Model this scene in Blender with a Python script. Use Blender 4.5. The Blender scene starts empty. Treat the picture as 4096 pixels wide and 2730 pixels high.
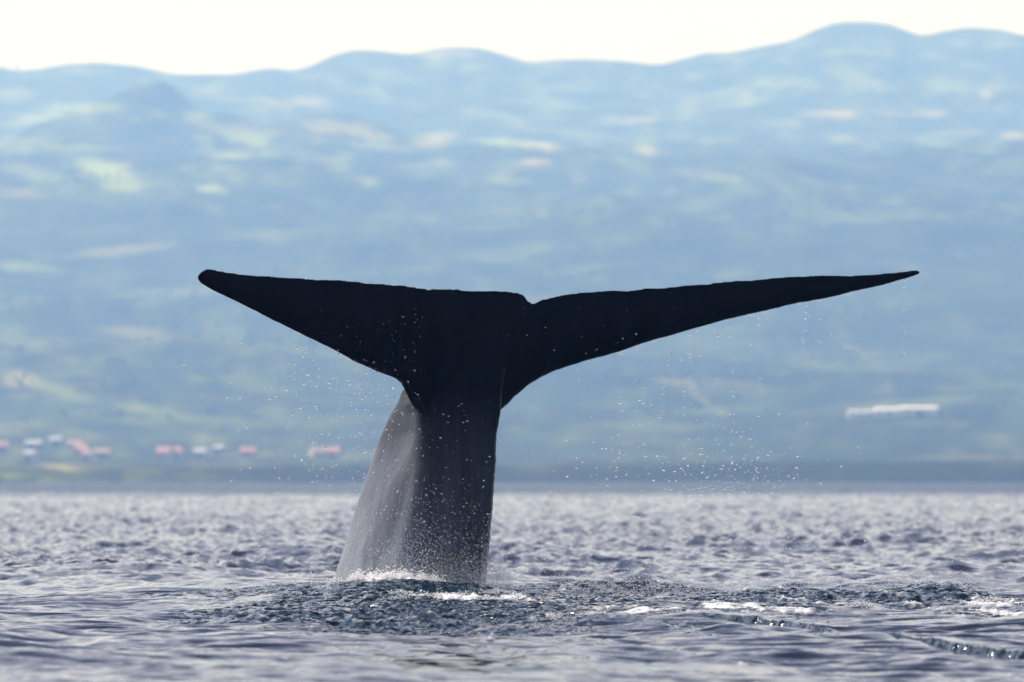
import bpy, bmesh, math, random
import numpy as np
from mathutils import Vector

random.seed(7)
rng = np.random.default_rng(11)
sc = bpy.context.scene
col = sc.collection

# ------------------------------------------------------------------ camera
FPX = 34133.0            # 300 mm lens on a 36 mm sensor, photograph 4096 px wide
CAM_H = 1.0              # lens one metre above the sea (low boat)
DIST = 70.8              # metres to the whale
HOR = 1920.0             # photograph row of the true horizon
cam_d = bpy.data.cameras.new('camera')
cam = bpy.data.objects.new('camera', cam_d); col.objects.link(cam)
cam.location = (0, -DIST, CAM_H)
cam.rotation_euler = (math.radians(90), 0, 0)
cam_d.sensor_width = 36; cam_d.lens = 300
cam_d.shift_y = (HOR - 1365) / 4096
cam_d.clip_start = 0.5; cam_d.clip_end = 40000
cam_d.dof.use_dof = True; cam_d.dof.focus_distance = DIST - 3.8
cam_d.dof.aperture_fstop = 4.9
cam_d.dof.aperture_blades = 0
sc.camera = cam

# ------------------------------------------------------------------ sky, sun, exposure
SUN_ELEV = math.radians(40)
SUN_DIR = Vector((-0.80 * math.cos(SUN_ELEV), 0.60 * math.cos(SUN_ELEV), math.sin(SUN_ELEV)))
world = bpy.data.worlds.new('World'); sc.world = world; world.use_nodes = True
nt = world.node_tree; nt.nodes.clear()
sky = nt.nodes.new('ShaderNodeTexSky'); sky.sky_type = 'NISHITA'; sky.sun_disc = False
sky.sun_elevation = SUN_ELEV
sky.sun_rotation = math.atan2(SUN_DIR.x, SUN_DIR.y)
sky.air_density = 1.0; sky.dust_density = 1.2; sky.ozone_density = 1.0
tc = nt.nodes.new('ShaderNodeTexCoord')
mp = nt.nodes.new('ShaderNodeMapping'); mp.inputs['Scale'].default_value = (1.0, 1.0, 3.2)
nt.links.new(tc.outputs['Generated'], mp.inputs['Vector'])
cl = nt.nodes.new('ShaderNodeTexNoise'); cl.inputs['Scale'].default_value = 2.3
cl.inputs['Detail'].default_value = 7; cl.inputs['Roughness'].default_value = 0.55
nt.links.new(mp.outputs['Vector'], cl.inputs['Vector'])
cr = nt.nodes.new('ShaderNodeMapRange'); cr.inputs['From Min'].default_value = 0.36
cr.inputs['From Max'].default_value = 0.62
cr.inputs['To Min'].default_value = 0.45; cr.inputs['To Max'].default_value = 0.95
nt.links.new(cl.outputs['Fac'], cr.inputs['Value'])
mx = nt.nodes.new('ShaderNodeMix'); mx.data_type = 'RGBA'
nt.links.new(cr.outputs['Result'], mx.inputs['Factor'])
nt.links.new(sky.outputs['Color'], mx.inputs['A'])
sz = nt.nodes.new('ShaderNodeSeparateXYZ'); nt.links.new(tc.outputs['Generated'], sz.inputs['Vector'])
ev = nt.nodes.new('ShaderNodeMapRange'); ev.inputs['From Min'].default_value = 0.02; ev.inputs['From Max'].default_value = 0.55
nt.links.new(sz.outputs['Z'], ev.inputs['Value'])
veil = nt.nodes.new('ShaderNodeMix'); veil.data_type = 'RGBA'; nt.links.new(ev.outputs['Result'], veil.inputs['Factor'])
veil.inputs['A'].default_value = (7.0, 6.7, 7.8, 1); veil.inputs['B'].default_value = (1.6, 1.5, 2.3, 1)
nt.links.new(veil.outputs['Result'], mx.inputs['B'])       # thin cloud veil, brightest low down
bg = nt.nodes.new('ShaderNodeBackground'); bg.inputs['Strength'].default_value = 0.10
nt.links.new(mx.outputs['Result'], bg.inputs['Color'])
wo = nt.nodes.new('ShaderNodeOutputWorld'); nt.links.new(bg.outputs['Background'], wo.inputs['Surface'])

sun_d = bpy.data.lights.new('sun', 'SUN'); sun_d.energy = 5.0
sun_d.angle = math.radians(0.53); sun_d.color = (1.0, 0.95, 0.88)
sun = bpy.data.objects.new('sun', sun_d); col.objects.link(sun)
sun.rotation_euler = SUN_DIR.to_track_quat('Z', 'Y').to_euler()
sun.location = (0, 0, 50)

sc.view_settings.view_transform = 'Standard'; sc.view_settings.look = 'None'
sc.view_settings.gamma = 1.0; sc.view_settings.use_curve_mapping = False
sc.view_settings.exposure = 0.85
sc.render.engine = 'CYCLES'
sc.cycles.use_denoising = True
sc.cycles.max_bounces = 8; sc.cycles.transmission_bounces = 6; sc.cycles.transparent_max_bounces = 8
sc.cycles.volume_bounces = 0; sc.cycles.caustics_reflective = False; sc.cycles.caustics_refractive = True
sc.cycles.sample_clamp_direct = 30.0; sc.cycles.sample_clamp_indirect = 6.0
sc.cycles.blur_glossy = 0.3

# ------------------------------------------------------------------ helpers
def W(px, py, y=0.0):
    """Photograph point at world depth y -> world point."""
    d = DIST + y
    return ((px - 2048) / FPX * d, y, CAM_H + (HOR - py) / FPX * d)

_perm = np.random.default_rng(5).permutation(512).astype(np.int64)
_ang = np.random.default_rng(6).uniform(0, 2 * np.pi, 512)
_gx, _gy = np.cos(_ang), np.sin(_ang)
def perlin(x, y):
    xi = np.floor(x).astype(np.int64); yi = np.floor(y).astype(np.int64)
    xf = x - xi; yf = y - yi
    def g(ix, iy):
        return _perm[(_perm[ix & 511] + iy) & 511]
    u = xf * xf * xf * (xf * (xf * 6 - 15) + 10); v = yf * yf * yf * (yf * (yf * 6 - 15) + 10)
    h = g(xi, yi); a = _gx[h] * xf + _gy[h] * yf
    h = g(xi + 1, yi); b = _gx[h] * (xf - 1) + _gy[h] * yf
    h = g(xi, yi + 1); c = _gx[h] * xf + _gy[h] * (yf - 1)
    h = g(xi + 1, yi + 1); d = _gx[h] * (xf - 1) + _gy[h] * (yf - 1)
    return ((a * (1 - u) + b * u) * (1 - v) + (c * (1 - u) + d * u) * v) * 1.5
def fbm(x, y, octv=4, gain=0.5):
    s = 0; a = 1.0
    for i in range(octv):
        s = s + a * perlin(x + 17.3 * i, y - 9.1 * i); x = x * 2.03; y = y * 2.03; a *= gain
    return s
def sstep(a, b, x):
    t = np.clip((x - a) / (b - a), 0, 1); return t * t * (3 - 2 * t)

def mesh_from_arrays(name, verts, quads=None, tris=None, smooth=True):
    me = bpy.data.meshes.new(name)
    verts = np.asarray(verts, dtype=np.float32).reshape(-1, 3)
    faces = []
    loops = np.zeros(0, dtype=np.int32); starts = np.zeros(0, dtype=np.int32)
    if quads is not None and len(quads):
        q = np.asarray(quads, dtype=np.int32).reshape(-1, 4)
        loops = np.concatenate([loops, q.ravel()]); starts = np.concatenate([starts, np.arange(len(q), dtype=np.int32) * 4])
    if tris is not None and len(tris):
        t = np.asarray(tris, dtype=np.int32).reshape(-1, 3)
        base = len(loops)
        loops = np.concatenate([loops, t.ravel()]); starts = np.concatenate([starts, base + np.arange(len(t), dtype=np.int32) * 3])
    me.vertices.add(len(verts)); me.vertices.foreach_set('co', verts.ravel())
    me.loops.add(len(loops)); me.loops.foreach_set('vertex_index', loops)
    me.polygons.add(len(starts)); me.polygons.foreach_set('loop_start', starts)
    me.update(calc_edges=True); me.validate()
    me.polygons.foreach_set('use_smooth', np.full(len(me.polygons), bool(smooth)))
    return me
def obj(name, me, mat=None, parent=None, **props):
    o = bpy.data.objects.new(name, me); col.objects.link(o)
    if mat is not None and me is not None and not me.materials: me.materials.append(mat)
    if parent is not None: o.parent = parent
    for k, v in props.items(): o[k] = v
    return o
def grid_quads(nr, nc):
    i = np.arange(nr - 1)[:, None] * nc + np.arange(nc - 1)[None, :]
    return np.stack([i, i + 1, i + nc + 1, i + nc], axis=-1).reshape(-1, 4)

class Mat:
    def __init__(s, name):
        s.m = bpy.data.materials.new(name); s.m.use_nodes = True
        s.t = s.m.node_tree; s.b = s.t.nodes['Principled BSDF']
    def n(s, t, **kw):
        nd = s.t.nodes.new(t)
        for k, v in kw.items():
            if k in nd.inputs: nd.inputs[k].default_value = v
            else: setattr(nd, k, v)
        return nd
    def l(s, a, b): s.t.links.new(a, b)
    def mix(s, f, a, b):
        m = s.n('ShaderNodeMix'); m.data_type = 'RGBA'
        for key, v in (('Factor', f), ('A', a), ('B', b)):
            if hasattr(v, 'links'): s.l(v, m.inputs[key])
            else: m.inputs[key].default_value = v if key == 'Factor' else (*v[:3], 1)
        return m.outputs['Result']
    def math(s, op, a, b=0.0):
        m = s.n('ShaderNodeMath'); m.operation = op
        for i, v in enumerate((a, b)):
            if hasattr(v, 'links'): s.l(v, m.inputs[i])
            else: m.inputs[i].default_value = v
        return m.outputs[0]
    def rng(s, v, a, b, c=0.0, d=1.0):
        m = s.n('ShaderNodeMapRange'); s.l(v, m.inputs['Value'])
        for k, x in zip(('From Min', 'From Max', 'To Min', 'To Max'), (a, b, c, d)): m.inputs[k].default_value = x
        return m.outputs['Result']

def simple_mat(name, rgb, rough=0.7, var=0.15, scale=1.5):
    M = Mat(name); t = M.n('ShaderNodeTexCoord')
    nz = M.n('ShaderNodeTexNoise', Scale=scale, Detail=5.0); M.l(t.outputs['Object'], nz.inputs['Vector'])
    f = M.rng(nz.outputs['Fac'], 0.3, 0.7)
    c = M.mix(f, [x * (1 - var) for x in rgb], [min(1, x * (1 + var)) for x in rgb])
    M.l(c, M.b.inputs['Base Color']); M.b.inputs['Roughness'].default_value = rough
    return M.m

# ------------------------------------------------------------------ hills
RIDGE = [(-6000,330),(-4500,250),(-3400,300),(-2600,210),(-1500,240),(-700,300),(-300,260),(0,268),(71,278),(125,277),(268,254),(384,247),(535,259),(643,281),(696,294),(803,294),(937,294),
 (1026,277),(1089,268),(1169,281),(1249,259),(1339,214),(1428,195),(1517,201),(1633,214),(1696,201),(1785,186),(1919,189),
 (2008,214),(2097,241),(2134,245),(2223,236),(2374,233),(2534,245),(2641,257),(2730,232),(2837,205),(2917,209),(3024,187),
 (3167,160),(3247,120),(3336,89),(3443,82),(3559,94),(3639,125),(3688,143),(3764,123),(3871,107),(4004,116),(4095,138),
 (4400,190),(4900,150),(5600,210),(6500,160),(7600,260),(8800,200),(10000,280)]
RX = np.array([p[0] for p in RIDGE], float); RY = np.array([p[1] for p in RIDGE], float)
D_RIDGE, D_SHORE = 10500.0, 2500.0
def smooth_interp(x, xs, ys, w=28):
    return (np.interp(x - w, xs, ys) + 2 * np.interp(x, xs, ys) + np.interp(x + w, xs, ys)) / 4
def hill_height(X, D):
    az = X / D * FPX + 2048                       # bearing of the point
    ridge_m = (HOR - smooth_interp(az, RX, RY)) / FPX * D_RIDGE
    base = np.interp(D, [2400, 2470, 2520, 2560, 2900, 3050, 3300, 3800, 4400, 5000, 6000, 7000, 8500],
                        [-6,   -3,   1.5,  5.0,  6.0,  7.5, 9.8, 26,   55,   92,   172,  262, 335])
    t = sstep(8400, D_RIDGE, D)
    z = base * (1 - t) + ridge_m * np.minimum(1, D / D_RIDGE) * t
    z = np.where(D > D_RIDGE, ridge_m - (D - D_RIDGE) * 0.25, z)
    und = fbm(X / 420.0, D / 520.0, 3, .42)
    z = z + und * np.interp(D, [2500, 3000, 4500, 6800, 8000, D_RIDGE], [1.5, 2.4, 10, 22, 12, 0])
    def cone(px, py, d, wpx, wd, up):
        x0 = (px - 2048) / FPX * d
        return up * np.exp(-((X - x0) / (wpx / FPX * d)) ** 2 - ((D - d) / wd) ** 2)
    z = z + cone(620, 330, 8000, 200, 380, 60) + cone(250, 430, 7600, 280, 300, 36) + cone(1330, 440, 7900, 320, 300, 30) \
          + cone(3120, 530, 6500, 250, 350, 34) + cone(3620, 590, 6300, 420, 350, 26) + cone(2450, 700, 6100, 300, 300, 12) \
          + cone(900, 400, 7800, 140, 300, 20)
    return z
azs = np.concatenate([np.linspace(-34000, -2200, 60)[:-1], np.linspace(-2200, 6300, 520)[:-1], np.linspace(6300, 38000, 60)])
ds = np.concatenate([np.linspace(2420, 2600, 40)[:-1], np.linspace(2600, 4000, 90)[:-1], np.linspace(4000, 8200, 260)[:-1], np.linspace(8200, 10500, 110)[:-1], np.linspace(10500, 12000, 12)])
A, Dg = np.meshgrid(azs, ds)
Xh = (A - 2048) / FPX * Dg
shore_wob = 1 + 0 * Xh
Zh = hill_height(Xh, Dg)
Vh = np.stack([Xh, Dg - DIST, Zh], -1)
me = mesh_from_arrays('hills', Vh, grid_quads(*A.shape))
# land use: meadows and dry fields, drawn where they lie on the slopes
PYh = HOR - (Zh - CAM_H) / Dg * FPX
FIELDS = [ # px, py, rx, ry, slant, kind (0 meadow, 1 dry field), strength
 (330,430,190,28,.0,0,.8),(150,475,110,22,-.1,0,.8),(620,455,90,20,.3,0,.8),(420,680,140,45,.25,0,1.),(500,745,110,25,.1,0,.9),
 (120,600,160,30,.1,0,.5),(300,590,230,20,.05,0,.5),(990,550,110,35,.15,0,1.),(930,620,80,16,0,0,.9),(860,765,70,22,.2,0,1.),
 (800,460,70,14,.2,0,.7),(1290,505,90,28,.2,1,.7),(1480,540,170,30,.35,1,.6),(1560,590,190,14,.1,0,.7),(1740,560,90,25,-.2,1,.7),
 (1100,410,60,18,.3,1,.6),(1240,410,90,18,.0,1,.7),(1370,660,70,28,.2,0,.7),(1430,720,110,28,.2,0,.8),(2060,575,170,16,.12,0,1.),
 (2150,585,70,12,.1,1,1.),(2130,650,70,13,.0,1,1.),(2000,470,120,20,.1,0,.6),(2200,470,70,22,.1,0,.6),(2560,480,90,14,-.1,1,.8),
 (2580,600,38,20,-.2,1,1.),(2900,370,130,16,-.2,0,.5),(3050,350,150,14,-.15,0,.6),(3180,330,120,12,-.15,0,.4),(2980,410,120,16,-.1,0,.6),
 (3340,455,130,12,.0,1,1.),(3560,455,60,13,0,1,.6),(3720,455,90,12,-.1,1,.7),(3860,535,90,12,0,1,1.),(4050,540,60,16,0,1,.9),
 (3930,600,110,10,0,0,.7),(3940,375,35,16,.1,1,.8),(3540,160,120,12,0,0,.4),(1800,215,120,16,0,1,.5),(2280,350,130,20,0,0,.4),
 (2800,670,130,32,-.1,1,.35),(150,700,120,30,.2,0,.5),(60,780,110,28,.1,1,.5),(110,1070,130,26,.1,0,.6),(500,1000,200,22,-.1,1,.4),
 (60,1510,90,36,.2,1,.6),(230,1560,160,30,.3,0,.5),(520,1330,170,26,.1,1,.35),(640,1650,210,22,.2,0,.35),(2720,1530,120,8,.15,1,.5),
 (2800,1590,100,8,.7,1,.7),(2950,1540,110,10,.05,1,.5),(3430,1400,140,12,.25,1,.5),(2100,1200,300,30,.1,1,.15),(3300,1150,260,30,.1,1,.12),
 (1000,520,300,14,.1,1,.3),(2350,540,200,14,.1,0,.5),(2500,420,140,12,.0,0,.5),(3880,260,120,10,.0,0,.3),(660,560,60,14,.2,1,.5),
 (700,1720,150,14,0,0,.4),(250,1872,110,12,0.05,1,.8),(60,1900,90,9,0,0,.7),(430,1855,120,9,.1,0,.6),(600,1890,90,7,0,1,.5),(900,1860,200,7,0,1,.25),(3850,1830,200,7,0,1,.3)]
wx = fbm(A / 90.0, PYh / 45.0, 3) * 26; wy = fbm(A / 80.0 + 50, PYh / 40.0 + 9, 3) * 9
meadow = np.zeros_like(Zh); dry = np.zeros_like(Zh)
for px, py, rx_, ry_, sl, kd, st in FIELDS:
    dx = (A + wx - px); dy = (PYh + wy - py) - sl * dx
    m = (1 - sstep(0.35, 1.45, np.sqrt((dx / rx_) ** 2 + (dy / ry_) ** 2))) * st
    if kd: dry = np.maximum(dry, m)
    else: meadow = np.maximum(meadow, m)
nz1 = fbm(A / 210.0 + .3, PYh / 75.0, 5, .6); nz2 = fbm(A / 150.0 + 31, PYh / 50.0 + 5, 5, .6)
up_ = sstep(1000, 620, PYh) if False else 1 - sstep(620, 1000, PYh)
meadow = np.maximum(meadow, sstep(-.1, 1.0, nz1) * (.16 + .34 * up_)); dry = np.maximum(dry, sstep(.2, 1.0, nz2) * (.14 + .24 * up_))
dark_ = sstep(.0, .5, fbm(A / 420.0 + 11, PYh / 110.0 + 3, 5, .55))
for cx, cy, rx0, ry0 in ((620, 380, 190, 45), (330, 520, 330, 38), (1330, 465, 330, 26), (3000, 640, 520, 60), (3600, 700, 520, 70), (900, 430, 120, 22), (3440, 120, 420, 60), (1500, 780, 420, 40)):
    dark_ = np.maximum(dark_, 1 - sstep(.6, 1.2, np.hypot((A + wx - cx) / rx0, (PYh + wy - cy) / ry0)))
left_ = 1 - sstep(700, 2000, A)                       # the lower left slope carries more scrub and pasture
meadow = np.maximum(meadow, left_ * sstep(900, 1200, PYh) * sstep(-.2, .8, nz1) * .26)
dry = np.maximum(dry, left_ * sstep(1200, 1500, PYh) * sstep(.0, .9, nz2) * .22)
meadow *= 1 - .7 * dark_; dry *= 1 - .65 * dark_
for nm, arr in (('meadow', meadow), ('dry', dry)):
    at = me.attributes.new(nm, 'FLOAT', 'POINT'); at.data.foreach_set('value', arr.astype(np.float32).ravel())
M = Mat('hillside')
tcn = M.n('ShaderNodeTexCoord')
mpn = M.n('ShaderNodeMapping'); mpn.inputs['Scale'].default_value = (1/70, 1/130, 1/70); M.l(tcn.outputs['Object'], mpn.inputs['Vector'])
vor = M.n('ShaderNodeTexVoronoi', Scale=1.0); M.l(mpn.outputs['Vector'], vor.inputs['Vector'])
n1 = M.n('ShaderNodeTexNoise', Scale=0.9, Detail=7.0, Roughness=0.6); M.l(mpn.outputs['Vector'], n1.inputs['Vector'])
n2 = M.n('ShaderNodeTexNoise', Scale=9.0, Detail=5.0); M.l(mpn.outputs['Vector'], n2.inputs['Vector'])
sep = M.n('ShaderNodeSeparateColor'); M.l(vor.outputs['Color'], sep.inputs['Color'])
c0 = M.mix(M.rng(n1.outputs['Fac'], .38, .64), (.008, .015, .010), (.030, .044, .014))
c0 = M.mix(M.math('MULTIPLY', M.rng(sep.outputs['Red'], .6, .95), M.rng(n1.outputs['Fac'], .42, .6)), c0, (.07, .09, .032))
c0 = M.mix(M.rng(n2.outputs['Fac'], .45, .75, 0, .6), c0, (.02, .035, .018))
am = M.n('ShaderNodeAttribute', attribute_name='meadow'); ad = M.n('ShaderNodeAttribute', attribute_name='dry')
c0 = M.mix(am.outputs['Fac'], c0, (.21, .27, .05)); c0 = M.mix(ad.outputs['Fac'], c0, (.30, .27, .085))
lava = M.n('ShaderNodeSeparateXYZ'); M.l(tcn.outputs['Object'], lava.inputs['Vector'])
c0 = M.mix(M.math('MULTIPLY', M.rng(lava.outputs['X'], -150, -50, .2, .55), M.rng(M.math('ADD', lava.outputs['Z'], M.rng(n1.outputs['Fac'], .3, .7, -2.5, 2.5)), 12.0, 5.0)), c0, (.008, .010, .013))   # black lava shore
M.l(c0, M.b.inputs['Base Color']); M.b.inputs['Roughness'].default_value = 0.95; M.b.inputs['Specular IOR Level'].default_value = 0.1
obj('hills', me, M.m, kind='structure')

# woodland: low masses of tree crowns on the slopes, more than anyone could count
def ico(sub):
    bm = bmesh.new(); bmesh.ops.create_icosphere(bm, subdivisions=sub, radius=1.0)
    v = np.array([x.co[:] for x in bm.verts]); f = np.array([[q.index for q in p.verts] for p in bm.faces]); bm.free(); return v, f
I1, I2, I3 = ico(1), ico(2), ico(3)
def blob_mesh(name, centers, radii, base, stretch=None, jitter=0.0):
    bv, bf = base; n = len(centers)
    s = np.ones((n, 3)) if stretch is None else stretch
    V = centers[:, None, :] + bv[None] * (radii[:, None] * s)[:, None, :]
    if jitter: V = V + rng.normal(0, 1, V.shape) * (radii * jitter)[:, None, None]
    F = bf[None] + (np.arange(n) * len(bv))[:, None, None]
    return mesh_from_arrays(name, V.reshape(-1, 3), tris=F.reshape(-1, 3))
n = 15000
d_ = rng.uniform(3550, 7700, n); a_ = rng.uniform(-1200, 5300, n); x_ = (a_ - 2048) / FPX * d_
away = ~((a_ > 3250) & (a_ < 3900) & (d_ < 4700)) & ~((a_ < 1500) & (d_ < 3900))
keep = away & (fbm(x_ / 120, d_ / 240, 3) > .05) & (rng.random(n) < sstep(3400, 5200, d_) * .8 + .05)
d_, x_ = d_[keep], x_[keep]
z_ = hill_height(x_, d_)
r_ = rng.uniform(.6, 1.4, len(d_))
leaf = simple_mat('woodland_foliage', (.045, .075, .03), .9, .5, .05)
obj('woodland', blob_mesh('woodland', np.stack([x_, d_ - DIST, z_ + r_ * .5], -1), r_, I1, jitter=.18), leaf, kind='stuff',
    label='dark green woods and hedges scattered over the hazy hillside')

# two trees one can tell apart on the left end of the skyline
bark = simple_mat('bark', (.10, .07, .05), .9)
for k, (px, lab) in enumerate(((70, 'taller round tree on the skyline, second from the left edge'), (12, 'low spreading tree on the skyline at the left edge'))):
    d = D_RIDGE - 8; x = (px - 2048) / FPX * d; z = float(hill_height(np.array([x]), np.array([d]))[0])
    t = obj('ridge_tree', None, label=lab, category='tree'); t.location = (x, d - DIST, z)
    hh = (7.5, 5.0)[k]
    bm = bmesh.new(); bmesh.ops.create_cone(bm, segments=8, radius1=.45, radius2=.2, depth=hh * .7, cap_ends=True)
    bmesh.ops.translate(bm, verts=bm.verts, vec=(0, 0, hh * .3)); tm = bpy.data.meshes.new('trunk'); bm.to_mesh(tm); bm.free()
    obj('trunk', tm, bark, t)
    nb = 60; u = rng.normal(0, 1, (nb, 3)); u /= np.linalg.norm(u, axis=1)[:, None]
    c = u * rng.uniform(.3, 1, (nb, 1)) * np.array([hh * .38, hh * .38, hh * .27]) + np.array([0, 0, hh * .75])
    obj('crown', blob_mesh('crown', c, rng.uniform(.4, .9, nb), I1, jitter=.2), leaf, t)

# ------------------------------------------------------------------ houses near the shore
def box_mesh(name, x0, x1, y0, y1, z0, z1):
    v = [(x, y, z) for z in (z0, z1) for y in (y0, y1) for x in (x0, x1)]
    q = [(0, 2, 3, 1), (4, 5, 7, 6), (0, 1, 5, 4), (2, 6, 7, 3), (0, 4, 6, 2), (1, 3, 7, 5)]
    return mesh_from_arrays(name, v, q, smooth=False)
white = simple_mat('white_render', (.58, .56, .53), .8, .06, .3)
cream = simple_mat('cream_render', (.50, .42, .36), .8, .06, .3)
grey_r = simple_mat('grey_render', (.34, .37, .40), .8, .06, .3)
tile = simple_mat('red_roof_tile', (.36, .19, .14), .75, .25, .8)
tile2 = simple_mat('faded_roof_tile', (.36, .25, .21), .75, .25, .8)
slate = simple_mat('pale_sheet_roof', (.45, .47, .52), .6, .1, .5)
glass_d = simple_mat('window_glass', (.04, .05, .06), .15, .1)
wood = simple_mat('door_wood', (.16, .09, .05), .6)
chim = simple_mat('chimney_render', (.66, .62, .58), .85)
def gable(name, w, dp, z0, hr, ov=.35):
    w2, d2 = w / 2 + ov, dp / 2 + ov
    v = [(-w2, -d2, z0), (w2, -d2, z0), (w2, d2, z0), (-w2, d2, z0), (-w2 + .0, 0, z0 + hr), (w2, 0, z0 + hr),
         (-w2, -d2, z0 - .2), (w2, -d2, z0 - .2), (w2, d2, z0 - .2), (-w2, d2, z0 - .2)]
    q = [(0, 1, 5, 4), (2, 3, 4, 5), (6, 7, 1, 0), (8, 9, 3, 2), (9, 8, 7, 6)]
    t = [(0, 4, 3), (1, 2, 5), (0, 3, 9), (0, 9, 6), (1, 7, 8), (1, 8, 2)]
    return mesh_from_arrays(name, v, q, t, smooth=False)
def ground_d(px, py, d0=2700.0, d1=5200.0):
    dd = np.arange(d0, d1, 4.0); X_ = (px - 2048) / FPX * dd
    e = HOR - (hill_height(X_, dd) - CAM_H) / dd * FPX
    ok_ = np.nonzero(e <= py)[0]
    return float(dd[ok_[0]]) if len(ok_) else d1
def house(px, py, w, h, wallm, roofm, label, d=3350, hr=1.6, nwin=2, rot=0.0, dp=7.0, group=None):
    s_ = d; d = ground_d(px, py) + 4; w = w * d / s_ * .84; h = h * d / s_ * .84; hr = hr * .84
    x = (px - 2048) / FPX * d; z = CAM_H + (HOR - py) / FPX * d
    zg = float(hill_height(np.array([x]), np.array([float(d)]))[0])
    t = obj('house', None, label=label, category='house')
    t.location = (x, d - DIST, z); t.rotation_euler = (0, 0, rot)
    if group: t['group'] = group
    wl = obj('wall', box_mesh('wall', -w / 2, w / 2, -dp / 2, dp / 2, min(-.5, zg - z - 2), h), wallm, t)
    rf = obj('roof', gable('roof', w, dp, h + .2, hr), roofm, t)
    obj('chimney', box_mesh('chimney', w * .25, w * .25 + .7, -.4, .4, h + .5, h + hr + .9), chim, rf)
    wm = box_mesh('window', -.5, .5, -.06, .06, 0, 1.1); wm.materials.append(glass_d)
    fm = box_mesh('sill', -.6, .6, -.18, -.06, -.12, 0); fm.materials.append(white)
    slots = np.linspace(-w / 2 + w / (nwin + 1) * .6, w / 2 - w / (nwin + 1) * .6, nwin + 1)
    for i, sx in enumerate(slots):
        if i == nwin // 2 + 0:
            dr = obj('door', box_mesh('door', sx - .5, sx + .5, -dp / 2 - .08, -dp / 2 + .02, 0, 2.1), wood, t)
        else:
            wi = obj('window', wm, None, t); wi.location = (sx, -dp / 2 - .02, .9)
            si = obj('sill', fm, None, wi)
    return t
G = 'houses scattered above the far shore'
HS = [ # px, py(base), w, h, wall, roof, label
 (12,1812,5.5,3.2,cream,tile,'small house with faded red roof cut off by the left edge of the photo',3300,1.8),
 (140,1798,7.5,2.8,grey_r,slate,'pale low house just above the tall bright white house at far left',3480,1.2),
 (222,1788,5.5,3.4,grey_r,slate,'bluish grey house to the upper right of the tall white house at far left',3550,1.2),
 (125,1852,4.2,4.0,white,slate,'tall narrow bright white house, lowest and leftmost above the shore',3150,1.0),
 (300,1800,7.0,2.8,cream,tile2,'dusty pink house at the left end of the middle cluster of houses',3500,1.6),
 (348,1850,4.6,3.8,white,tile2,'bright white house at the bottom of the middle cluster of houses',3150,1.3),
 (330,1822,6.0,2.8,cream,tile,'orange roofed house directly above the bright white one in the cluster',3350,2.0),
 (410,1838,7.0,3.0,cream,tile2,'cream house with faded roof at the right end of the middle cluster',3300,1.5),
 (660,1838,6.0,3.0,white,tile,'white house with bright red roof, left one of the adjoining pair',3300,2.6),
 (706,1836,5.4,3.0,white,tile,'white house with bright red roof, right one of the adjoining pair',3320,2.4),
 (806,1836,5.4,3.2,white,slate,'white house with pale roof right of the red roofed pair',3300,1.2),
 (880,1818,4.4,3.0,grey_r,slate,'small pale house highest of the two right of the red roofed pair',3400,1.0),
 (994,1833,7.2,2.4,cream,tile,'lone low house with salmon red roof left of the raised tail',3300,2.6),
 (1276,1828,7.6,2.0,cream,tile2,'low house with dull pink roof, left one next to the tail stalk',3400,2.2),
 (1338,1834,5.6,2.6,cream,tile,'house with dusty red roof nearest to the left side of the tail stalk',3360,2.6)]
for px, py, w, h, wm_, rm_, lab, d, hr in HS:
    house(px, py, w, h, wm_, rm_, lab, d, hr, nwin=2 if w > 5 else 1, group=G, rot=random.uniform(-.25, .25))
bright = simple_mat('fresh_white_paint', (.72, .71, .70), .7, .04, .3)
# long white warehouse on the right slope
d = ground_d(3570, 1672) + 8
print('WAREHOUSE', d)
def lw(px): return (px - 3570) / FPX * d
x = (3570 - 2048) / FPX * d; z = CAM_H + (HOR - 1672) / FPX * d
t = obj('warehouse', None, label='long low white building alone on the right hillside above the sea', category='building')
t.location = (x, d - DIST, z)
parts = [(3392, 3500, 2.4, white, 0), (3500, 3600, 3.4, bright, 2), (3600, 3748, 3.9, bright, 5)]
for a, b, h, m_, k in parts:
    obj('wall', box_mesh('wall', lw(a) + .01 * k, lw(b), -6 + k * .2, 6, -6, h), m_, t)
    r = gable('roof', lw(b) - lw(a), 12, h + .2, 1.0, .2); rr = obj('roof', r, slate if m_ is white else bright, t)
    rr.location = ((lw(a) + lw(b)) / 2, .2, .02 * k)
wm = box_mesh('window', -.7, .7, -.06, .06, 0, 1.0); wm.materials.append(glass_d)
for i in range(9):
    w_ = obj('window', wm, None, t); w_.location = (lw(3405) + i * (lw(3730) - lw(3405)) / 8.7, -6.1 + (0, .4, 1.0)[0 if i < 3 else (1 if i < 5 else 2)], 1.1)
obj('door', box_mesh('door', lw(3665), lw(3690), -5.2, -5.0, 0, 2.6), glass_d, t)

# ------------------------------------------------------------------ sea
deg = math.radians
dense = np.linspace(-4.15, 4.15, 460)
side = 4.15 + np.geomspace(.02, 175.85, 46)
ang = np.radians(np.concatenate([-side[::-1], dense, side]))
rows = np.concatenate([np.geomspace(1.2, 40.0, 50)[:-1], np.linspace(40, 46, 130)[:-1], np.linspace(46, 75, 960)[:-1],
    75 * np.exp(np.linspace(0, math.log(130 / 75), 330))[:-1], 130 * np.exp(np.linspace(0, math.log(500 / 130), 600))[:-1],
    np.geomspace(500, 2700, 170)[:-1], np.geomspace(2700, 9000, 10)])
AN, RR = np.meshgrid(ang, rows)
SX = np.sin(AN) * RR; SD = np.cos(AN) * RR; SY = SD - DIST
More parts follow.
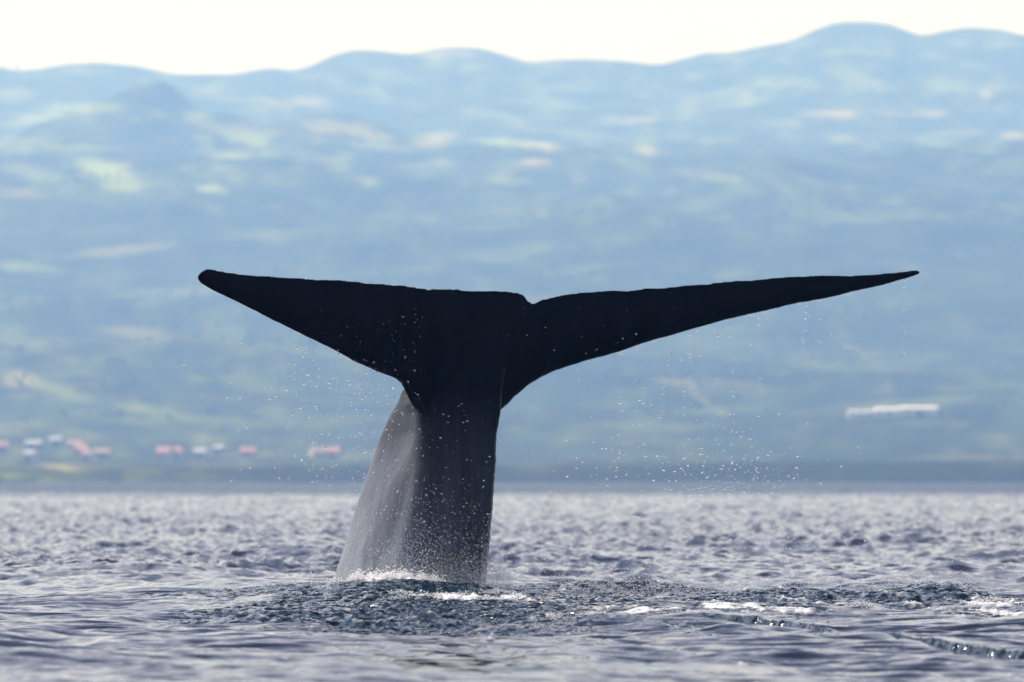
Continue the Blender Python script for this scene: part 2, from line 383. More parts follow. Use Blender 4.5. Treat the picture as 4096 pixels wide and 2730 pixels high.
# columns behind fold back on themselves: fine for a 360 degree sheet
inside = 1 - sstep(4.2, 9.0, np.abs(np.degrees(AN)))
def waves(X, Y, lams, spread, seed, main=0.0, k=1.0):
    r = np.random.default_rng(seed); h = np.zeros_like(X)
    for L in lams:
        th = main + r.normal(0, spread); kx, ky = math.sin(th) * 2 * math.pi / L, math.cos(th) * 2 * math.pi / L
        h += L * np.sin(kx * X + ky * Y + r.uniform(0, 2 * math.pi))
    return h * k
wX = SX + .35 * fbm(SX / 2.1, SY / 2.6, 2); wY = SY + .45 * fbm(SX / 2.4 + 40, SY / 2.2, 2)
long_w = waves(SX, SY, [9, 7.3, 6.1, 5.2], .5, 3, .3, .004)
mid_w = waves(wX, wY, [3.4, 2.9, 2.5, 2.1, 1.8, 1.55, 1.35, 1.15], .75, 4, .25, .0075)
small_w = waves(wX, wY, [1.0, .86, .75, .66, .57, .5, .44, .38, .33], .9, 8, .15, .0060)
dist = np.hypot(SX, SD)
gust = 0.75 + 0.5 * sstep(-.5, .6, fbm(SX / 14, SY / 30, 3))
far = sstep(66, 100, dist)
H = long_w * inside + mid_w * inside * (0.5 + .4 * far) * gust + small_w * inside * (0.75 + 0.85 * far) * gust * (1 - sstep(260, 520, dist))
crest = fbm(SX / .45, SY / .65, 4)                      # short steep chop far out
ch = 1 - np.abs(crest)
H += (ch - .6) * .085 * far * inside * (1 - sstep(350, 800, dist)) * gust
fb = fbm(wX / .42, wY / 1.8, 3)
H += (1 - np.abs(fb) - .6) * .10 * sstep(95, 150, dist) * inside * (1 - sstep(1500, 2300, dist))
rip = 1 - np.abs(fbm(wX / 1.15, wY / .42, 2, .45)); rip2 = 1 - np.abs(perlin(wX / .55 + 9, wY / .17))
H += ((rip - .6) * .036 + (rip2 - .6) * .011 + (.6 - np.abs(perlin(wX / .27 + 3, wY / .13))) * .006) * inside * (1 - far)
# --- water pushed up round the rising tail
def gauss(cx, cy, sx, sy, rot=0.0):
    c, s = math.cos(rot), math.sin(rot); dx, dy = SX - cx, SY - cy
    return np.exp(-((c * dx + s * dy) / sx) ** 2 - ((-s * dx + c * dy) / sy) ** 2)
H *= 1 - .75 * gauss(-.6, -1.5, 2.6, 5.0)
H += .12 * gauss(-.95, -1.6, 1.0, 1.6) + .055 * gauss(-.6, -5.0, 1.6, 4.5) + .10 * gauss(-1.55, .8, 1.15, .9, -.1) - .05 * gauss(-.4, -13.5, 1.6, 1.5)
H += .03 * gauss(.8, .3, 3.0, 2.5)
# churn masks
el = np.sqrt(((SX + .62 + .06 * (SY + 6)) / (1.55 + .028 * (-SY))) ** 2 + ((SY + 6.3) / 7.8) ** 2) + .25 * fbm(SX / .9, SY / 2.2, 3)
churn_m = 1 - sstep(.78, 1.08, el)
leftback = 1 - sstep(.7, 1.1, np.sqrt(((SX + 1.95) / 1.35) ** 2 + ((SY - .4) / 3.0) ** 2) + .2 * fbm(SX / .6, SY / 1.4, 2))
band = (1 - sstep(.75, 1.15, np.abs((SY + 2.6 - .10 * SX * SX * .2) / (3.7)) + .35 * fbm(SX / .8 + 7, SY / 1.6, 3))) * sstep(-.6, .3, SX) * (1 - sstep(3.9, 4.5, SX + .2 * fbm(SX / .4, SY / .8, 2)))
foamband = (1 - sstep(.7, 1.2, np.abs((SY + 9.3 + .25 * SX) / 2.6) + .4 * fbm(SX / .7 - 3, SY / 1.5, 3))) * sstep(.2, 1.0, SX) * (1 - .75 * sstep(1.9, 2.4, SX) * (1 - sstep(2.9, 3.3, SX)))
slick = gauss(-.22, -24, .85, 8.0)
churn = np.clip(churn_m + .75 * leftback + band + .6 * foamband, 0, 1.0)
H *= 1 - .6 * slick
c1 = 1 - np.abs(fbm(SX / .14, SY / .20, 3)) * 1.6
c2 = fbm(SX / .13 + 3.1, SY / .20, 3)
H += churn * ((c1 - .62) * .020 + c2 * .010)
# ridge of dark lumpy water at the right
H += band * (.07 * gauss(3.35, -2.8, .42, 1.2) + .045 * gauss(2.2, -3.0, .8, 1.5) + .06 * gauss(1.0, -.5, .8, 1.2)) * 1.9
# thin breaking ridge, lower right
rx_ = np.array([1.0, 1.55, 1.95, 2.25, 2.45, 2.75, 3.3, 4.2]); rp = np.array([2482, 2488, 2505, 2540, 2578, 2608, 2630, 2668])
rd = FPX * CAM_H / (rp + 18 - HOR)
Yr = smooth_interp(SX, rx_, rd - DIST, .1) + .20 * fbm(SX / .5, SX * 0, 2)
q = SY - Yr
amp_r = sstep(1.15, 1.55, SX) * (1 - .25 * sstep(1.7, 1.9, SX) * (1 - sstep(2.2, 2.5, SX)))
prof = np.where(q < 0, np.exp(-(q / .065) ** 2), np.exp(-(q / .9) ** 2))
H = H * (1 - .65 * np.exp(-(q / 1.0) ** 2) * amp_r) + .048 * prof * amp_r
rid_m = np.exp(-((q + .05) / .09) ** 2) * amp_r
H += rid_m * .012 * fbm(SX / .10, SY / .09, 2)
# attributes
fo = fbm(SX / .34, SY / .9, 4); fo2 = fbm(SX / .09, SY / .22, 3)
foam = .9 * foamband * sstep(.15, .5, fo + .25 * fo2 + .1)
foam = np.maximum(foam, churn_m * sstep(.75, 1.05, gauss(-.98, -1.2, .62, 1.2) + .35 * fo + .2 * fo2))
foam = np.maximum(foam, sstep(.75, 1.0, gauss(-.2, -3.6, .55, .9) + .35 * fo + .2 * fo2))
foam = np.maximum(foam, .6 * band * sstep(.45, .75, fo + .5 * fo2))
foam = np.maximum(foam, sstep(.55, .9, gauss(4.0, -6.6, .8, 1.6) + .5 * fo + .3 * fo2))
foam = np.maximum(foam, .8 * sstep(.75, 1.0, gauss(.9, 2.5, .9, .7) + .5 * fo))
foam = np.maximum(foam, .35 * churn * sstep(.55, .8, fo2 + .3 * fo))
H += foam * .014 * (1 + fo2)
# far columns flatten out
H = H * (1 - .4 * sstep(900, 2200, dist)) * (1 - sstep(2450, 2600, dist)) + .12 * sstep(450, 900, dist) * (1 - sstep(2450, 2600, dist)) * inside * (np.random.default_rng(3).random(H.shape) - .3)
V = np.stack([SX, SY, H], -1)
me = mesh_from_arrays('water', V, grid_quads(*SX.shape))
for nm, arr in (('foam', np.clip(foam, 0, 1)), ('churn', np.clip(churn + .95 * rid_m, 0, 1)), ('calm', 1 - far), ('slick', slick), ('distant', sstep(350, 800, dist))):
    at = me.attributes.new(nm, 'FLOAT', 'POINT'); at.data.foreach_set('value', arr.astype(np.float32).ravel())
M = Mat('sea_water')
g = M.n('ShaderNodeNewGeometry')
def wnoise(sx, sy, det, rough=.55):
    mp = M.n('ShaderNodeMapping'); mp.inputs['Scale'].default_value = (1 / sx, 1 / sy, 1); M.l(g.outputs['Position'], mp.inputs['Vector'])
    nz = M.n('ShaderNodeTexNoise', Scale=1.0, Detail=det, Roughness=rough); M.l(mp.outputs['Vector'], nz.inputs['Vector']); return nz.outputs['Fac']
af = M.n('ShaderNodeAttribute', attribute_name='foam').outputs['Fac']
ac = M.n('ShaderNodeAttribute', attribute_name='churn').outputs['Fac']
ak = M.n('ShaderNodeAttribute', attribute_name='calm').outputs['Fac']
def nvec(sx, sy, det, rough, amt):
    mp = M.n('ShaderNodeMapping'); mp.inputs['Scale'].default_value = (1 / sx, 1 / sy, 1 / (sx * .8)); M.l(g.outputs['Position'], mp.inputs['Vector'])
    nz = M.n('ShaderNodeTexNoise', Scale=1.0, Detail=det, Roughness=rough); M.l(mp.outputs['Vector'], nz.inputs['Vector'])
    sb = M.n('ShaderNodeVectorMath', operation='SUBTRACT'); M.l(nz.outputs['Color'], sb.inputs[0]); sb.inputs[1].default_value = (.5, .5, .5)
    fl = M.n('ShaderNodeVectorMath', operation='MULTIPLY'); M.l(sb.outputs[0], fl.inputs[0]); fl.inputs[1].default_value = (1, 1, 0)
    sc_ = M.n('ShaderNodeVectorMath', operation='SCALE'); M.l(fl.outputs[0], sc_.inputs[0])
    if hasattr(amt, 'links'): M.l(amt, sc_.inputs['Scale'])
    else: sc_.inputs['Scale'].default_value = amt
    return sc_.outputs[0]
afr = M.n('ShaderNodeAttribute', attribute_name='distant').outputs['Fac']
far_amt = M.math('ADD', M.rng(ak, 0, 1, 1.0, .25), M.math('MULTIPLY', afr, 1.6))
tot = M.n('ShaderNodeVectorMath', operation='ADD'); M.l(nvec(.22, .30, 3.0, .5, far_amt), tot.inputs[0]); M.l(nvec(.075, .12, 4.0, .62, M.math('MULTIPLY', ac, 4.6)), tot.inputs[1])
t1 = M.n('ShaderNodeVectorMath', operation='ADD'); M.l(tot.outputs[0], t1.inputs[0]); M.l(nvec(.24, .16, 3.0, .5, M.rng(ak, 0, 1, .1, .75)), t1.inputs[1])
t2 = M.n('ShaderNodeVectorMath', operation='ADD'); t1s = M.n('ShaderNodeVectorMath', operation='SCALE'); M.l(t1.outputs[0], t1s.inputs[0]); M.l(M.rng(M.n('ShaderNodeAttribute', attribute_name='slick').outputs['Fac'], 0, 1, 1, .3), t1s.inputs['Scale']); M.l(t1s.outputs[0], t2.inputs[0]); M.l(g.outputs['Normal'], t2.inputs[1])
# far out the chop is finer than the mesh: normals are tilted towards the camera (-Y) to reflect sky, not hills
sky_tilt = M.n('ShaderNodeCombineXYZ'); M.l(M.math('MULTIPLY', afr, -.20), sky_tilt.inputs['Y'])
t3 = M.n('ShaderNodeVectorMath', operation='ADD'); M.l(t2.outputs[0], t3.inputs[0]); M.l(sky_tilt.outputs[0], t3.inputs[1])
bp = M.n('ShaderNodeVectorMath', operation='NORMALIZE'); M.l(t3.outputs[0], bp.inputs[0])
fm = M.math('MULTIPLY', af, M.rng(wnoise(.02, .05, 3.0), .3, .6, .45, 1.0))
bc = M.mix(M.math('MULTIPLY', ac, .7), (.006, .011, .028), (.001, .018, .031))
bc = M.mix(fm, bc, (.80, .80, .82)); M.l(bc, M.b.inputs['Base Color'])
M.l(M.rng(fm, 0, 1, .07, .7), M.b.inputs['Roughness'])
M.b.inputs['IOR'].default_value = 1.333
M.l(bp.outputs[0], M.b.inputs['Normal'])
obj('water', me, M.m, kind='structure')

def sea_h(x, y):   # nearest sea-surface height (for placing spray)
    d = math.hypot(x, y + DIST); a = math.atan2(x, y + DIST)
    return float(H[np.clip(np.searchsorted(rows, d), 0, len(rows) - 1), np.clip(np.searchsorted(ang, a), 0, len(ang) - 1)])

# ------------------------------------------------------------------ whale tail
TOP = [(787,1111),(791,1101),(799,1091),(822,1077),(843,1074),(867,1079),(918,1089),(1040,1101),(1142,1110),(1346,1118),(1499,1133),(1561,1136),(1624,1141),
 (1680,1151),(1714,1156),(1745,1154),(1784,1152),(1879,1161),(1930,1160),(1975,1160),(2043,1165),(2080,1172),(2095,1179),(2103,1188),(2107,1198),(2128,1212),(2145,1208),
 (2164,1198),(2216,1187),(2263,1175),(2320,1167),(2376,1164),(2465,1161),(2506,1165),(2540,1160),(2578,1153),(2675,1149),(2756,1140),(2829,1136),(2942,1121),
 (3030,1117),(3192,1103),(3313,1103),(3515,1096),(3620,1087),(3660,1083),(3675,1086),(3680,1091)]
BOT = [(787,1111),(792,1121),(802,1133),(836,1155),(904,1188),(999,1235),(1108,1288),(1230,1351),(1312,1390),(1433,1453),(1548,1500),
 (1586,1516),(1605,1535),(1618,1558),(1643,1612),(1668,1640),(1720,1650),(1900,1660),(2009,1638),(2061,1585),(2110,1541),(2166,1509),(2223,1483),
 (2344,1444),(2465,1408),(2586,1371),(2748,1323),(2885,1284),(3030,1252),(3192,1214),(3345,1186),(3507,1147),(3620,1115),(3665,1100),(3680,1091)]
tx, ty = map(np.array, zip(*TOP)); bx_, by_ = map(np.array, zip(*BOT))
us = np.unique(np.concatenate([np.linspace(787, 870, 18), np.linspace(870, 3600, 330), np.linspace(3600, 3680, 12), np.linspace(2080, 2170, 40)]))
tf = np.interp(us, tx, ty); bf = np.interp(us, bx_, by_)
NV = 26
def fluke_y(px, py):
    X = (px - 1860) / 482.0; Z = (1640 - py) / 482.0
    y = .50 * X + .04 * X * X * np.sign(X) * .3
    y = y - .22 * Z
    return y
vs = (1 - np.cos(np.linspace(0, math.pi, NV))) / 2
front, back = [], []
for u, a, b in zip(us, tf, bf):
    chord = (b - a) / 482.0
    span = min((u - 787) / 1100.0, (3680 - u) / 1650.0)
    T = min(.30 * min(1, max(span, 0)) ** .7 + .035, chord * .55 + .012)
    for v in vs:
        py = b + (a - b) * v                      # v = 0 leading edge, 1 trailing edge
        prof_ = (v + .003) ** .5 * (1 - v) ** 1.0 * 2.3 * (1 - .0 * v)
        th = T * .5 * prof_ + .012 * math.sin(math.pi * min(1, max(0, v))) ** .3
        y0 = float(fluke_y(u, py))
        y0 += .012 * math.sin(u / 47.0) * v * v * 1.5   # wavy trailing edge
        fx = np.array(W(u, py, y0 - th)); bx2 = np.array(W(u, py, y0 + th))
        front.append(fx); back.append(bx2)
nu = len(us)
Vf = np.concatenate([np.array(front), np.array(back)])
qf = grid_quads(nu, NV); qb = grid_quads(nu, NV)[:, ::-1] + nu * NV
rim = []
for seq in ([i * NV for i in range(nu)], [i * NV + NV - 1 for i in range(nu)][::-1],
            [0 * NV + j for j in range(NV)][::-1], [(nu - 1) * NV + j for j in range(NV)]):
    for p, q_ in zip(seq[:-1], seq[1:]): rim.append((p, p + nu * NV, q_ + nu * NV, q_))
quads_all = np.concatenate([qf, qb, np.array(rim)])
fl_me = mesh_from_arrays('fluke_tmp', Vf, quads_all)
# stock: cross-sections (px of dorsal ridge, flank corner, ventral keel), from the flukes down below the surface
SEC = [ # py, xD, yD, xC, yC, yF, xK, yK, xB, yB, inset
 (1330, 1930, .22, 1930, .00, -.02, 2060, .06, 2040, .20, 0),
 (1400, 1860, .30, 1850, -.05, -.12, 2047, -.02, 2020, .30, 0),
 (1480, 1740, .45, 1760, -.14, -.20, 2020, -.10, 1990, .40, 8),
 (1560, 1611, .80, 1660, -.22, -.26, 2009, -.16, 1975, .50, 16),
 (1612, 1590, .84, 1650, -.22, -.28, 2006, -.18, 1968, .56, 12),
 (1650, 1567, .88, 1668, -.20, -.30, 2003, -.20, 1960, .60, 12),
 (1740, 1526, .93, 1662, -.14, -.32, 1988, -.22, 1945, .66, 16),
 (1856, 1486, .98, 1645, -.07, -.33, 1982, -.22, 1930, .72, 6),
 (1960, 1447, 1.02, 1622, -.02, -.34, 1974, -.21, 1920, .78, 0),
 (2090, 1406, 1.06, 1588, .03, -.36, 1964, -.20, 1905, .84, -4),
 (2217, 1365, 1.10, 1552, .05, -.38, 1954, -.19, 1890, .90, -6),
 (2344, 1326, 1.14, 1512, .06, -.40, 1944, -.18, 1880, .95, -6),
 (2450, 1290, 1.18, 1480, .05, -.42, 1934, -.17, 1870, 1.0, -6),
 (2620, 1230, 1.24, 1420, .04, -.44, 1915, -.16, 1850, 1.1, -6)]
NS = 96
SECa = np.array(SEC, float)
pys = np.linspace(1330, 2620, 110)
secs = []
for py in pys:
    r = [np.interp(py, SECa[:, 0], SECa[:, j]) for j in range(11)]
    _, xD, yD, xC, yC, yF, xK, yK, xB, yB, ins = r
    xF = xC * .45 + xK * .55
    P = [W(xK, py, yK), W(xK - (xK - xF) * .35, py, yK * .35 + yF * .65 ), W(xF, py, yF), W(xC + (xF - xC) * .3, py, yC * .45 + yF * .55), W(xC - 4 + ins * .25, py, yC + .07), W(xC + (xD - xC) * (.5 - ins * .012) + ins, py, yC + (yD - yC) * .45),
         W(xD, py, yD), W(xD + 60, py, yD + .12), W((xD + xB) / 2 + 40, py, (yD + yB) / 2 + .14), W(xB, py, yB), W(xK - 26, py, (yB + yK) / 2)]
    P = np.array(P); m = len(P); ring = []
    for i in range(m):
        p0, p1, p2, p3 = P[(i - 1) % m], P[i], P[(i + 1) % m], P[(i + 2) % m]
        for t_ in np.arange(0, 1, m / NS / 1.0 if False else 1 / 9.0):
            ring.append(.5 * ((2 * p1) + (-p0 + p2) * t_ + (2 * p0 - 5 * p1 + 4 * p2 - p3) * t_ ** 2 + (-p0 + 3 * p1 - 3 * p2 + p3) * t_ ** 3))
    secs.append(np.array(ring))
nr = len(secs[0]); Vs = np.array(secs).reshape(-1, 3)
qs = []
for i in range(len(secs) - 1):
    for j in range(nr):
        k = (j + 1) % nr; qs.append((i * nr + j, i * nr + k, (i + 1) * nr + k, (i + 1) * nr + j))
top_c = len(Vs); Vs = np.concatenate([Vs, [secs[0].mean(0)], [secs[-1].mean(0)]])
ts = [(top_c, (j + 1) % nr, j) for j in range(nr)] + [(top_c + 1, (len(secs) - 1) * nr + j, (len(secs) - 1) * nr + (j + 1) % nr) for j in range(nr)]
st_me = mesh_from_arrays('stock_tmp', Vs, qs, ts)
bm = bmesh.new(); bm.from_mesh(fl_me); bm.from_mesh(st_me)
bmesh.ops.recalc_face_normals(bm, faces=bm.faces)
tmp = bpy.data.meshes.new('whale_tail'); bm.to_mesh(tmp); bm.free()
wh = bpy.data.objects.new('whale_tail', tmp); col.objects.link(wh)
rm = wh.modifiers.new('r', 'REMESH'); rm.mode = 'VOXEL'; rm.voxel_size = .0125; rm.adaptivity = 0
sm = wh.modifiers.new('s', 'SMOOTH'); sm.factor = .5; sm.iterations = 5
dg = bpy.context.evaluated_depsgraph_get()
wm2 = bpy.data.meshes.new_from_object(wh.evaluated_get(dg)); wh.modifiers.clear(); wh.data = wm2
wm2.name = 'whale_tail'
co = np.zeros(len(wm2.vertices) * 3, dtype=np.float32); wm2.vertices.foreach_get('co', co); co = co.reshape(-1, 3)
no = np.zeros(len(wm2.vertices) * 3, dtype=np.float32); wm2.vertices.foreach_get('normal', no); no = no.reshape(-1, 3)
# blend the roots of the flukes into the stalk
ed = np.zeros(len(wm2.edges) * 2, dtype=np.int32); wm2.edges.foreach_get('vertices', ed); ed = ed.reshape(-1, 2)
wgt = sstep(1.0, 1.35, co[:, 2]) * (1 - sstep(2.2, 2.5, co[:, 2])) * sstep(-1.35, -.95, co[:, 0]) * (1 - sstep(.35, .7, co[:, 0])) * (co[:, 1] < .35)
wgt = wgt * (1 - .92 * np.exp(-((co[:, 0] + .06 - .12 * np.clip(co[:, 2] - 1.75, 0, 1) + .05 * np.clip(1.75 - co[:, 2], 0, 1)) / .07) ** 2))
deg_ = np.bincount(ed.ravel(), minlength=len(co))[:, None]
for _ in range(160):
    acc = np.stack([np.bincount(ed[:, 0], co[ed[:, 1], k], len(co)) + np.bincount(ed[:, 1], co[ed[:, 0], k], len(co)) for k in range(3)], 1) / deg_
    co[:, 1] += (.6 * wgt * (acc[:, 1] - co[:, 1])).astype(np.float32)     # depth only: the outline stays
# gentle flesh undulation and small nicks on the right keel
und = fbm(co[:, 0] * 2.2 + co[:, 1], co[:, 2] * 1.3, 3) * .006 + fbm(co[:, 0] * 9 + co[:, 1] * 7, co[:, 2] * 2.0, 3) * .0022
keelm = np.exp(-((co[:, 0] + .12 - (co[:, 2] - .1) * .06) / .12) ** 2) * (co[:, 2] < 1.75)
und += keelm * .006 * fbm(co[:, 2] * 26, co[:, 0] * 3, 2)
co += no * und[:, None]
wm2.vertices.foreach_set('co', co.ravel()); wm2.update()
wm2.polygons.foreach_set('use_smooth', np.ones(len(wm2.polygons), dtype=bool))
M = Mat('whale_skin')
tcn = M.n('ShaderNodeTexCoord')
def onoise(sc3, det, rough=.55):
    mp = M.n('ShaderNodeMapping'); mp.inputs['Scale'].default_value = sc3; M.l(tcn.outputs['Object'], mp.inputs['Vector'])
    nz = M.n('ShaderNodeTexNoise', Scale=1.0, Detail=det, Roughness=rough); M.l(mp.outputs['Vector'], nz.inputs['Vector']); return nz.outputs['Fac']
streak = onoise((14, 10, 1.1), 6.0); mott = onoise((3.4, 3.4, 2.2), 6.0, .6); fine = onoise((60, 50, 9), 4.0)
sepx = M.n('ShaderNodeSeparateXYZ'); M.l(tcn.outputs['Object'], sepx.inputs['Vector'])
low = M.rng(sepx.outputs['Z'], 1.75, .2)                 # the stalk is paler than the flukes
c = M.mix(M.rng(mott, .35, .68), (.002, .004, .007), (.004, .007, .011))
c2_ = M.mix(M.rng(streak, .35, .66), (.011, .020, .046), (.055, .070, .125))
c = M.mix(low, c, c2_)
sunlit_flank = M.rng(sepx.outputs['Y'], .05, .5)  # sunlight on the stalk's left side, painted in as paler skin
c = M.mix(M.math('MULTIPLY', M.math('MULTIPLY', sunlit_flank, low), .85), c, M.mix(M.rng(streak, .35, .66), (.085, .096, .138), (.140, .150, .190)))
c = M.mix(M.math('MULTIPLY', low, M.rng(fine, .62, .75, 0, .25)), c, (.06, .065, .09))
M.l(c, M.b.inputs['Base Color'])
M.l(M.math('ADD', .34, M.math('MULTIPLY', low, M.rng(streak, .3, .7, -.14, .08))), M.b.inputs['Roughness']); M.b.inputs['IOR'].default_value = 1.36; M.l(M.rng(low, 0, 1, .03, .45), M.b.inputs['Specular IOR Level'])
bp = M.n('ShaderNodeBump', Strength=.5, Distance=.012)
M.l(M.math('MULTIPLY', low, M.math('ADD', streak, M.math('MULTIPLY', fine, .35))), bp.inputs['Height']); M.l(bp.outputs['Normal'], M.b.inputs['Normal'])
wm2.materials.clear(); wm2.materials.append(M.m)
wh['label'] = 'dark whale tail with both flukes raised out of the churned sea'; wh['category'] = 'whale'

# ------------------------------------------------------------------ drops and spray
M = Mat('water_drop'); M.b.inputs['Base Color'].default_value = (1, 1, 1, 1); M.b.inputs['Roughness'].default_value = .03
M.b.inputs['IOR'].default_value = 1.333; M.b.inputs['Transmission Weight'].default_value = 1.0
drop_m = M.m
def fl_depth(px): return .50 * (px - 1860) / 482.0
P_l, P_r, P_f = [], [], []     # px, py, depth, radius(m)
def rad(n, lo=.0012, hi=.0085, p=3.2): return lo + (hi - lo) * rng.random(n) ** p
# falling curtain under the left fluke
for n, fx, fy in ((520, (1150, 1620), (1330, 2050)), (420, (860, 1560), (1500, 2250)), (160, (1380, 1600), (1480, 1760))):
    a = rng.uniform(*fx, n); b = rng.uniform(*fy, n); r = rad(n)
    ok = b > np.interp(a, bx_, by_) - 160
    for q_ in zip(a[ok], b[ok], fl_depth(a[ok]) - .25 + rng.normal(0, .15, ok.sum()), r[ok]): P_l.append(q_)
# strings on the left
for x0 in (960, 1075, 1180, 1260, 1345, 1430, 1480, 1540):
    yb = np.interp(x0, bx_, by_); k = rng.integers(7, 13)
    for i in range(k): P_l.append((x0 + rng.normal(0, 5), yb + rng.uniform(-60, 190), fl_depth(x0) - .2, .002 + .005 * rng.random() ** 2))
# stream flung off the left tip
for t_ in np.linspace(0, 1, 22):
    P_l.append((785 - 50 * t_ ** .62 + rng.normal(0, 1), 1113 + 95 * t_ ** 1.2, fl_depth(787) - .02, .0022 + .0015 * rng.random()))
for px, py, r in ((733,1210,.006),(729,1250,.004),(728,1262,.003),(733,1283,.003),(723,1299,.006),(729,1305,.003),(738,1261,.003),(727,1364,.005),(730,1428,.004),(735,1460,.0085),(741,1184,.004),(748,1169,.004)):
    P_l.append((px, py, fl_depth(787), r))
# right: drip strings under the leading edge
for x0 in (2316, 2372, 2480, 2488, 2540, 2575, 2610, 2650, 2672, 2735, 2760, 2790, 2825, 2870, 2925, 2932, 3000, 3032, 3035, 3210, 3226, 3275, 3280, 3330, 3610, 3618):
    yb = np.interp(x0, bx_, by_); k = rng.integers(8, 20); L = rng.uniform(120, 520)
    for i in range(k): P_r.append((x0 + rng.normal(0, 4), yb + 6 + L * rng.random() ** 1.3, fl_depth(x0) + rng.normal(0, .04), .0018 + .0062 * rng.random() ** 2.2))
# beads hanging on the right leading edge
for i in range(46):
    x0 = rng.uniform(2500, 3650); P_r.append((x0, np.interp(x0, bx_, by_) + 3, fl_depth(x0) - .02, rng.uniform(.004, .008)))
# right curtain
for n, mx_, sx_, fy in ((420, 2950, 150, (1650, 2080)), (520, 2720, 240, (1580, 2120)), (360, 3050, 190, (1700, 2300)), (180, 2450, 120, (1500, 2200)), (60, 3400, 150, (1750, 2250))):
    a = rng.normal(mx_, sx_, n); b = rng.triangular(fy[0], fy[1] - 120, fy[1], n); r = rad(n, .0012, .0085, 3.5)
    for q_ in zip(a, b, fl_depth(a) + rng.normal(0, .25, n), r): P_r.append(q_)
# in front of flukes and stalk
for n, fx, fy in ((90, (1180, 1720), (1220, 1500)), (170, (1560, 1700), (1250, 1900)), (60, (2000, 2900), (1230, 1420)), (420, (1380, 1900), (1900, 2340)), (160, (1620, 1980), (1600, 2200)), (420, (1420, 1750), (1950, 2340))):
    a = rng.uniform(*fx, n); b = rng.uniform(*fy, n); r = rad(n, .0014, .009, 3.6)
    for q_ in zip(a, b, -1.15 + rng.normal(0, .12, n), r): P_f.append(q_)
def place(lst):
    a = np.array(lst); pts = np.array([W(p[0], p[1], p[2]) for p in lst]); return pts, a[:, 3]
dv, dfc = I3
one = mesh_from_arrays('water_drop', dv, tris=dfc); one.materials.append(drop_m)
def spread(lst, labeller, nbig, stuff_label, scl):
    pts, r = place(lst); o_ = np.argsort(-r)
    for i in o_[:nbig]:
        label, group = labeller(*lst[i][:2])
        o = obj('water_drop', one, label=label, category='water drop', group=group)
        o.location = pts[i]; s = r[i] * scl; o.scale = (s, s, s * random.uniform(.95, 1.2))
    rest = o_[nbig:]
    obj('fine_drops', blob_mesh('fine_drops', pts[rest], r[rest] * scl, I2), drop_m, kind='stuff', label=stuff_label)
def lab_l(px, py):
    if px < 800: return 'bright drop in the thin arc of drops flung off the left fluke tip', 'drops flung off the left fluke tip'
    if py > 1935: return 'clear drop falling in front of the far water left of the tail stalk', 'drops over the sea left of the stalk'
    if px > 1370: return 'clear drop in the dense shower between the left fluke and the stalk', 'drops in the shower beside the stalk'
    return 'clear drop falling below the left fluke against the hazy hills', 'drops falling below the left fluke'
def lab_r(px, py):
    if abs(py - np.interp(px, bx_, by_)) < 14: return 'bead of water hanging on the lower edge of the long right fluke', 'beads along the right fluke edge'
    if py > 1935: return 'clear drop falling in front of the far water right of the tail stalk', 'drops over the sea right of the stalk'
    if px > 3250: return 'clear drop falling below the narrow outer end of the right fluke', 'drops below the right fluke tip'
    if py > 1650: return 'clear drop in the glittering shower low over the shoreline right of the tail', 'drops in the right hand shower'
    return 'clear drop falling just under the broad inner part of the right fluke', 'drops under the right fluke'
def lab_f(px, py):
    if py < 1560: return 'clear drop in front of the black flukes', 'drops in front of the flukes'
    if py < 1930: return 'clear drop in front of the upper dark tail stalk', 'drops in front of the upper stalk'
    return 'clear drop in front of the lower tail stalk near the splash', 'drops in front of the lower stalk'
spread(P_l, lab_l, 80, 'fine water drops falling below the left fluke', 1.05)
spread(P_r, lab_r, 110, 'fine water drops falling below the right fluke', 1.08)
spread(P_f, lab_f, 60, 'fine water drops in front of the dark tail', .85)
# spray at the waterline: uncountable
def spray(name, n, fx, yc, ys, hs, r0, r1, label, boost=None):
    x = rng.uniform(*fx, n) if not callable(fx) else fx(n)
    y = rng.normal(yc, ys, n) if not callable(yc) else yc(x) + rng.normal(0, ys, n)
    zz = np.array([sea_h(a, b) for a, b in zip(x, y)]); hh = rng.exponential(1.0, n) * (hs if not callable(hs) else hs(x))
    r = r0 + (r1 - r0) * rng.random(n) ** 3
    obj(name, blob_mesh(name, np.stack([x, y, zz + hh], -1), r, I1, jitter=.08), drop_m, kind='stuff', label=label)
spray('spray', 20000, lambda n: np.clip(rng.normal(-.68, .5, n), -1.65, rng.uniform(-.25, .0, n)), -.95, .18, lambda x: .07 + .11 * np.exp(-((x + .6) / .6) ** 2), .0011, .0048, 'fine spray leaping up at the foot of the whale tail')
spray('spray', 9000, (-.15, 3.3), lambda x: -1.6 - .3 * x * 0, 1.3, .04, .0018, .0065, 'glittering splashes along the water right of the tail')
spray('spray', 1800, (-2.6, -1.3), -.6, .9, .03, .0012, .004, 'fine splashes on the slope of water left of the tail')
spray('spray', 900, lambda n: rng.normal(3.35, .3, n), -2.9, .5, .05, .002, .009, 'splashes on the dark lump of water at right')

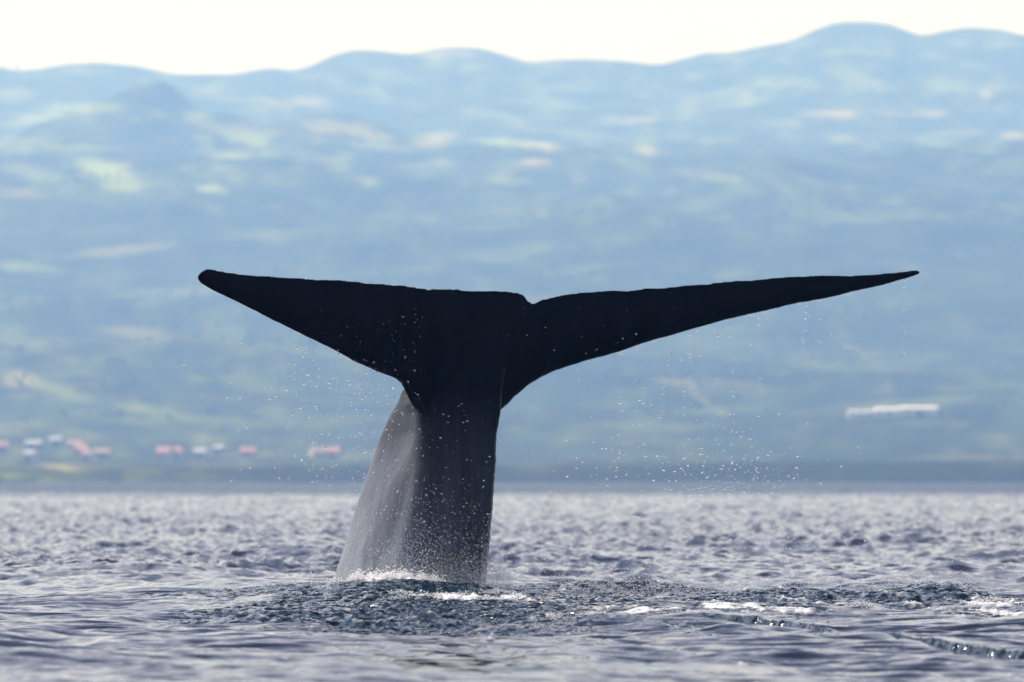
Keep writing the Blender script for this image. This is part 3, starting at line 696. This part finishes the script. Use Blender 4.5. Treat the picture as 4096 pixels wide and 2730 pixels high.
# foam thrown up on the crest: clumps of bubbles
M = Mat('sea_foam'); M.b.inputs['Base Color'].default_value = (.86, .86, .88, 1); M.b.inputs['Roughness'].default_value = .35
M.b.inputs['Subsurface Weight'].default_value = .3; M.b.inputs['Subsurface Radius'].default_value = (.03, .03, .03)
foam_m = M.m
def foam_clumps(n, cx, cy, sx, sy, label, lift=.03, rr=(.004, .014)):
    k = 26; ccx = rng.normal(cx, sx, k); ccy = rng.normal(cy, sy, k)
    i = rng.integers(0, k, n); x = ccx[i] + rng.normal(0, sx * .16, n); y = ccy[i] + rng.normal(0, sy * .2, n)
    zz = np.array([sea_h(a, b) for a, b in zip(x, y)]) + np.abs(rng.normal(0, lift, n)) * np.exp(-((x - ccx[i]) / (sx * .16)) ** 2 / 2)
    r = rng.uniform(*rr, n)
    obj('foam_crest', blob_mesh('foam_crest', np.stack([x, y, zz], -1), r, I1, jitter=.15, stretch=np.tile([1.2, 1.2, .8], (n, 1))), foam_m, kind='stuff', label=label)
foam_clumps(4200, -.98, -1.3, .24, .15, 'white foam boiling up at the foot of the tail', .035, (.002, .0065))
foam_clumps(1800, -.25, -3.4, .30, .35, 'white foam on the dark mound before the tail', .012, (.002, .006))
foam_clumps(4000, 3.85, -6.4, .42, .8, 'white foam at the right edge of the churned water', .018, (.002, .0065))
foam_clumps(2600, 1.15, -9.6, .55, .8, 'white foam streak in the middle of the disturbed water', .009, (.002, .006))

# ------------------------------------------------------------------ haze
hz = box_mesh('haze', -13000, 13000, -9200, 12200, -8, 700)
hm = bpy.data.materials.new('haze_air'); hm.use_nodes = True; ht = hm.node_tree; ht.nodes.clear()
pv = ht.nodes.new('ShaderNodeVolumePrincipled'); pv.inputs['Density'].default_value = 1.9e-4
pv.inputs['Color'].default_value = (.20, .42, 1.0, 1); pv.inputs['Absorption Color'].default_value = (1, 1, 1, 1); pv.inputs['Anisotropy'].default_value = 0.2
ho = ht.nodes.new('ShaderNodeOutputMaterial'); ht.links.new(pv.outputs['Volume'], ho.inputs['Volume'])
obj('haze', hz, hm, kind='stuff', label='thin blue sea haze')
